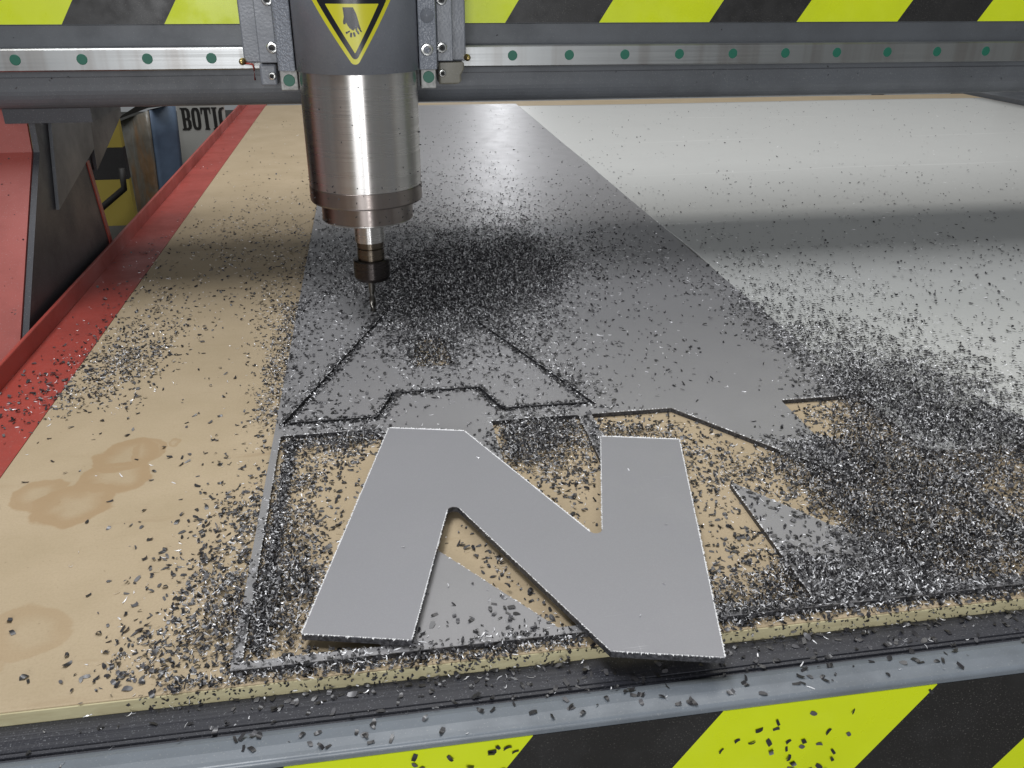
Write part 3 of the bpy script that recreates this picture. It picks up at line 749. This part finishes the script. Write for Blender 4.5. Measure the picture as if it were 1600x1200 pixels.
def level(x, y):
    l = thickness(x, y)
    n = (vnoise(x, y, .011, 1) - .5) * 1.3 + (vnoise(x, y, .030, 2) - .5) * 1.3 + (vnoise(x, y, .005, 3) - .5) * .9
    return np.clip(l + n * np.clip(l / 3.0, 0, 1) * np.where(l > 8, .85, 1.0), 0, 9)
def support(x, y):
    """height of whatever lies under a point"""
    z = np.zeros(x.shape)
    z = np.where(y < BY0, -.0079, z); z = np.where(y < .3185, -.0058, z)
    sheet = (x > GX0) & (x < GX1) & (y > GY0) & (y < GY1)
    for h in (HOLE1, HOLE2, A_HOLE): sheet &= ~inside(h, x, y)
    z = np.where(sheet | inside(A_OUT, x, y) & ~inside(A_COUNTER, x, y), TH + .0003, z)
    z = np.where((x > PX0) & (y > PY0) & (x < PX1) & (y < PY1), .0043, z)
    return z
AREA = 2.9e-6

def build_strips(x, y, z, L, Wd, bend, yaw, pitch, roll, taper, lift=True, normal_front=False):
    """curved little strips, 4 stations x 2 verts each; returns verts (n,8,3)"""
    n = len(x); t = np.linspace(-.5, .5, 4)[None, :]
    b = np.where(np.abs(bend) < .05, .05, bend)[:, None]
    lx = (L[:, None] / b) * np.sin(b * t); lz = (L[:, None] / b) * (1 - np.cos(b * t))
    w = Wd[:, None] * (1 - taper[:, None] * (2 * np.abs(t + .12)) ** 2) * .5
    w = np.maximum(w, Wd[:, None] * .08)
    sk = (RNG.random((n, 1)) - .5) * .5 * Wd[:, None] * t * 2
    V = np.zeros((n, 4, 2, 3))
    for k, s in ((0, -1), (1, 1)):
        V[:, :, k, 0] = lx + s * w * .25 * (RNG.random((n, 4)) - .5); V[:, :, k, 1] = s * w + sk; V[:, :, k, 2] = lz
    V = V.reshape(n, 8, 3)
    V -= V.mean(1, keepdims=True)
    c, s = np.cos(roll)[:, None], np.sin(roll)[:, None]
    Yv, Zv = V[..., 1] * c - V[..., 2] * s, V[..., 1] * s + V[..., 2] * c; Xv = V[..., 0]
    c, s = np.cos(pitch)[:, None], np.sin(pitch)[:, None]
    Xv, Zv = Xv * c - Zv * s, Xv * s + Zv * c
    c, s = np.cos(yaw)[:, None], np.sin(yaw)[:, None]
    Xv, Yv = Xv * c - Yv * s, Xv * s + Yv * c
    if lift: Zv = Zv - Zv.min(1, keepdims=True)
    return np.stack([Xv + x[:, None], Yv + y[:, None], Zv + z[:, None]], -1)

def strips_to_mesh(name, V, mi, mats):
    n = len(V); me = bpy.data.meshes.new(name)
    me.vertices.add(n * 8); me.vertices.foreach_set('co', V.reshape(-1).astype(np.float32))
    q = np.array([[0, 2, 3, 1], [2, 4, 5, 3], [4, 6, 7, 5]])
    F = (q[None] + (np.arange(n) * 8)[:, None, None]).reshape(-1)
    me.loops.add(len(F)); me.loops.foreach_set('vertex_index', F.astype(np.int32))
    me.polygons.add(n * 3); me.polygons.foreach_set('loop_start', (np.arange(n * 3) * 4).astype(np.int32))
    me.polygons.foreach_set('loop_total', np.full(n * 3, 4, np.int32))
    for m in mats: me.materials.append(m)
    me.polygons.foreach_set('material_index', np.repeat(mi, 3).astype(np.int32))
    me.update(); me.validate()
    return me

X, Yc, Lv = [], [], []
def sample(x0, x1, y0, y1, kmax):
    a = (x1 - x0) * (y1 - y0); n = int(a / AREA * kmax)
    x = RNG.uniform(x0, x1, n); y = RNG.uniform(y0, y1, n)
    l = level(x, y)
    cov = np.interp(l, np.arange(10), COV)
    lam = -np.log(1 - np.minimum(cov, .993))
    lam /= np.interp(l, [5, 8], [1.40, 1.05]) ** 2
    lam *= np.where(inside(N_WORLD, x, y), .0, 1.0)
    lam *= np.where((x > GX0 - .001) & (x < -.0845) & (y > .40) & (y < .62), .10, 1.0)      # the narrow strip of sheet stays nearly clean
    lam *= np.where((x > GX0) & (x < .16) & (y > .600) & (y < .6165), .45, 1.0)
    keep = RNG.random(n) < lam / kmax
    return x[keep], y[keep], l[keep]
parts = [sample(-.334, .85, .300, 1.10, 5.0), sample(-.334, 1.8, 1.10, 2.38, 1.2)]
# kerf of the letter A filled with chips, and the corners of the cut-outs
def along(loop, off, dens, spread):
    xs, ys = [], []; q = offset(loop, off)
    for i in range(len(q)):
        a, b = Vector(q[i]), Vector(q[(i + 1) % len(q)]); k = int((b - a).length * dens)
        for _ in range(k):
            p = a.lerp(b, random.random()); xs.append(p.x + random.gauss(0, spread)); ys.append(p.y + random.gauss(0, spread))
    return np.array(xs), np.array(ys), np.full(len(xs), 6.0)
parts.append(along(A_OUT, .0027, 9000, .0024))
k_ = 1900; parts.append((RNG.uniform(.020, .066, k_), RNG.uniform(.712, .792, k_), np.full(k_, 8.6)))
k_ = 900; parts.append((RNG.normal(.043, .030, k_), RNG.normal(.770, .032, k_), np.full(k_, 6.5)))
def band(a, b, dens, spread):
    L = math.hypot(b[0] - a[0], b[1] - a[1]); k = int(L * dens); t = RNG.random(k)
    return a[0] + (b[0] - a[0]) * t + RNG.normal(0, spread[0], k), a[1] + (b[1] - a[1]) * t + RNG.normal(0, spread[1], k), np.full(k, 8.0)
parts.append(band((-.100, .625), (-.098, .900), 4200, (.007, .006)))
k_ = 900; parts.append((RNG.uniform(-.085, .30, k_), RNG.uniform(.63, .90, k_), np.full(k_, 4.0)))
parts.append(band((.090, .850), (.172, .640), 4200, (.011, .008)))
parts.append(band((.000, .850), (-.072, .655), 2200, (.006, .006)))
parts.append(band((.165, .352), (.40, .352), 9000, (.004, .0042)))
parts.append(band((-.12, .347), (.10, .347), 5200, (.004, .0026)))
parts.append(band((-.079, .365), (-.0765, .595), 15000, (.0026, .003)))
parts.append(band((-.080, .590), (-.010, .594), 13000, (.003, .006)))
parts.append(band((.090, .590), (.150, .590), 18000, (.003, .009)))
x = np.concatenate([p[0] for p in parts]); y = np.concatenate([p[1] for p in parts]); l = np.concatenate([p[2] for p in parts])
ok = ~inside(N_WORLD, x, y) & (x > -.333) & (y > .300)
ok &= ~((x < -.2815) & (y < BY0 - .02))
x, y, l = x[ok], y[ok], l[ok]
n = len(x)
near = np.clip((1.5 - y) / 1.1, 0, 1)
sl = RNG.random(n) < np.where(l > 6.5, .40, .26)              # bright metal slivers
L = np.where(sl, RNG.uniform(.0015, .0040, n), RNG.uniform(.0015, .0037, n)); L *= np.where(RNG.random(n) < .22, .5, 1) * np.interp(l, [5, 8], [1.40, 1.05])
Wd = np.where(sl, RNG.uniform(.00032, .00080, n), L * RNG.uniform(.24, .68, n))
bend = np.where(sl, RNG.uniform(.6, 3.6, n), RNG.normal(0, 1.7, n))
pile = np.clip((l - 7.2) / 1.8, 0, 1)
tilt = .22 + .55 * pile
z = support(x, y) + .0002 + RNG.random(n) ** 1.3 * pile * (.0075 + .004 * vnoise(x, y, .04, 9))
V = build_strips(x, y, z, L, Wd, bend, RNG.uniform(0, 6.283, n), RNG.normal(0, 1, n) * tilt, np.where(sl, RNG.uniform(-1.6, 1.6, n), RNG.normal(0, 1, n) * tilt), RNG.uniform(.1, .9, n))
def stuck(pts, s0=.0012, s1=.0026):
    P = np.array(pts); k = len(P); r = RNG.uniform(s0, s1, k)
    return build_strips(P[:, 0], P[:, 1], P[:, 2], r, r * RNG.uniform(.3, .7, k), RNG.normal(0, 1.2, k), RNG.uniform(-.6, .6, k), RNG.uniform(-1.5, 1.5, k), 1.57 + RNG.normal(0, .3, k), RNG.uniform(.1, .8, k), lift=False)
extra = []
for _ in range(70):                                             # clinging to the spindle and its rings
    t = random.uniform(-1.45, 1.45); zz = random.choice([random.uniform(.127, .150), random.uniform(.127, .150), random.uniform(.108, .126), random.uniform(.15, .24)])
    rr = .0558 if zz > .127 else .0461
    extra.append((CX + rr * math.sin(t), CY - rr * math.cos(t), zz))
for _ in range(26): extra.append((random.uniform(-.38, .75), .9498, random.uniform(.222, .238)))
for _ in range(12): extra.append((random.uniform(-.38, .75), .9498, random.uniform(.265, .282)))
for _ in range(420): extra.append((random.uniform(-.14, .40), BY0 - .0003, -.0004 - .0075 * random.random() ** 2))
for _ in range(30):
    t = random.random(); extra.append((random.uniform(-.40, -.353), .9769 - .139 * t - .004, .1589 - .1516 * t))
VS = stuck(extra); V = np.concatenate([V, VS]); sl = np.concatenate([sl, np.zeros(len(VS), bool)]); n = len(V)
mi = np.where(sl, 2, np.where(RNG.random(n) < .22, 1, 0))
me = strips_to_mesh('plastic_chips', V, mi, [M['chip'], M['chip2'], M['sliver']])
pc = bpy.data.objects.new('plastic_chips', me); COL.objects.link(pc)
tag(pc, 'heaps and scatter of tiny black plastic chips and bright metal slivers over board and sheets', 'chips', kind='stuff')
print('chips', n)

# the larger flakes that can be told apart one by one
def flake_mesh(i):
    r = np.random.default_rng(100 + i)
    L = np.array([r.uniform(.0032, .0047)]); Wd = L * r.uniform(.35, .75)
    V = build_strips(np.zeros(1), np.zeros(1), np.zeros(1), L, Wd, np.array([r.normal(0, 1.1)]), np.zeros(1), np.array([r.normal(0, .15)]), np.array([r.normal(0, .2)]), np.array([r.uniform(.05, .5)]))
    return strips_to_mesh('chip_flake', V, np.array([0 if i % 4 else 1]), [M['chip'], M['chip2']])
FL = [flake_mesh(i) for i in range(18)]
def flake(x, y, z, label, group, rx=0.0, k=None):
    o = bpy.data.objects.new('chip_flake', FL[k if k is not None else random.randrange(18)]); COL.objects.link(o)
    o.location = (x, y, z)
    if rx: o.rotation_euler = (Matrix.Rotation(rx, 3, 'X') @ Matrix.Rotation(random.uniform(0, 6.28), 3, 'Z')).to_euler()
    else: o.rotation_euler = (random.uniform(-.2, .2), random.uniform(-.2, .2), random.uniform(0, 6.28))
    return tag(o, label, 'chip', group)
# on the tape of the front face
for _ in range(34):
    cx = random.choice([.20, .215, .225, .205, .23]); x_, z_ = random.gauss(cx, .030), -.012 - abs(random.gauss(.032, .02))
    if .155 + .65 * (z_ + .0055) < x_ < .285 + .65 * (z_ + .0055):
        flake(x_, .2976, z_, 'black flake stuck on the wide yellow tape stripe at the front', 'flakes on the yellow front stripe', math.pi / 2)
for _ in range(14):
    x_, z_ = random.uniform(-.02, .055), -.012 - abs(random.gauss(.006, .012))
    if -.0573 + .65 * (z_ + .0055) < x_ < .0632 + .65 * (z_ + .0055):
        flake(x_, .2976, z_, 'black flake stuck on the lower left yellow tape stripe', 'flakes on the left yellow front stripe', math.pi / 2)
# on the grey ledge and the dark profile
for _ in range(52): flake(random.uniform(-.09, .33), random.uniform(.3015, .316), -.0056, 'black flake lying on the grey front ledge', 'flakes on the grey front ledge')
for _ in range(50): flake(random.uniform(-.10, .36), random.uniform(.3205, .341), -.0078, 'black flake lying on the dark strip before the board', 'flakes on the dark front strip')
# on bare board at the left and in front of the pile
c_ = 0
while c_ < 60:
    x_, y_ = random.uniform(-.275, -.10), random.uniform(.352, .66)
    if random.random() < math.exp((x_ + .10) / .10):
        flake(x_, y_, .0002, 'single dark flake lying on the bare tan board left of the grey sheet', 'flakes on the bare board'); c_ += 1
for _ in range(36): flake(random.uniform(-.08, .40), .3435 + random.random() ** 2 * .005, .0002, 'dark flake on the front edge of the tan board', 'flakes on the board front edge')
for _ in range(16): flake(random.uniform(.01, .075), random.uniform(.366, .40), TH + .0004, 'dark flake on the grey triangle under the letter N', 'flakes on the grey triangle')
for x_, y_ in ((.1718, .4334), (.1516, .3763), (.1668, .5018), (.003, .435), (.062, .535), (.130, .352)):
    o = flake(x_, y_, NZ + TH + .0003, 'tiny bright sliver lying on the letter N', 'slivers on the letter N', k=3)
    o.data = o.data.copy(); o.data.materials.clear(); o.data.materials.append(M['sliver']); o.scale = (.6, .35, 1)
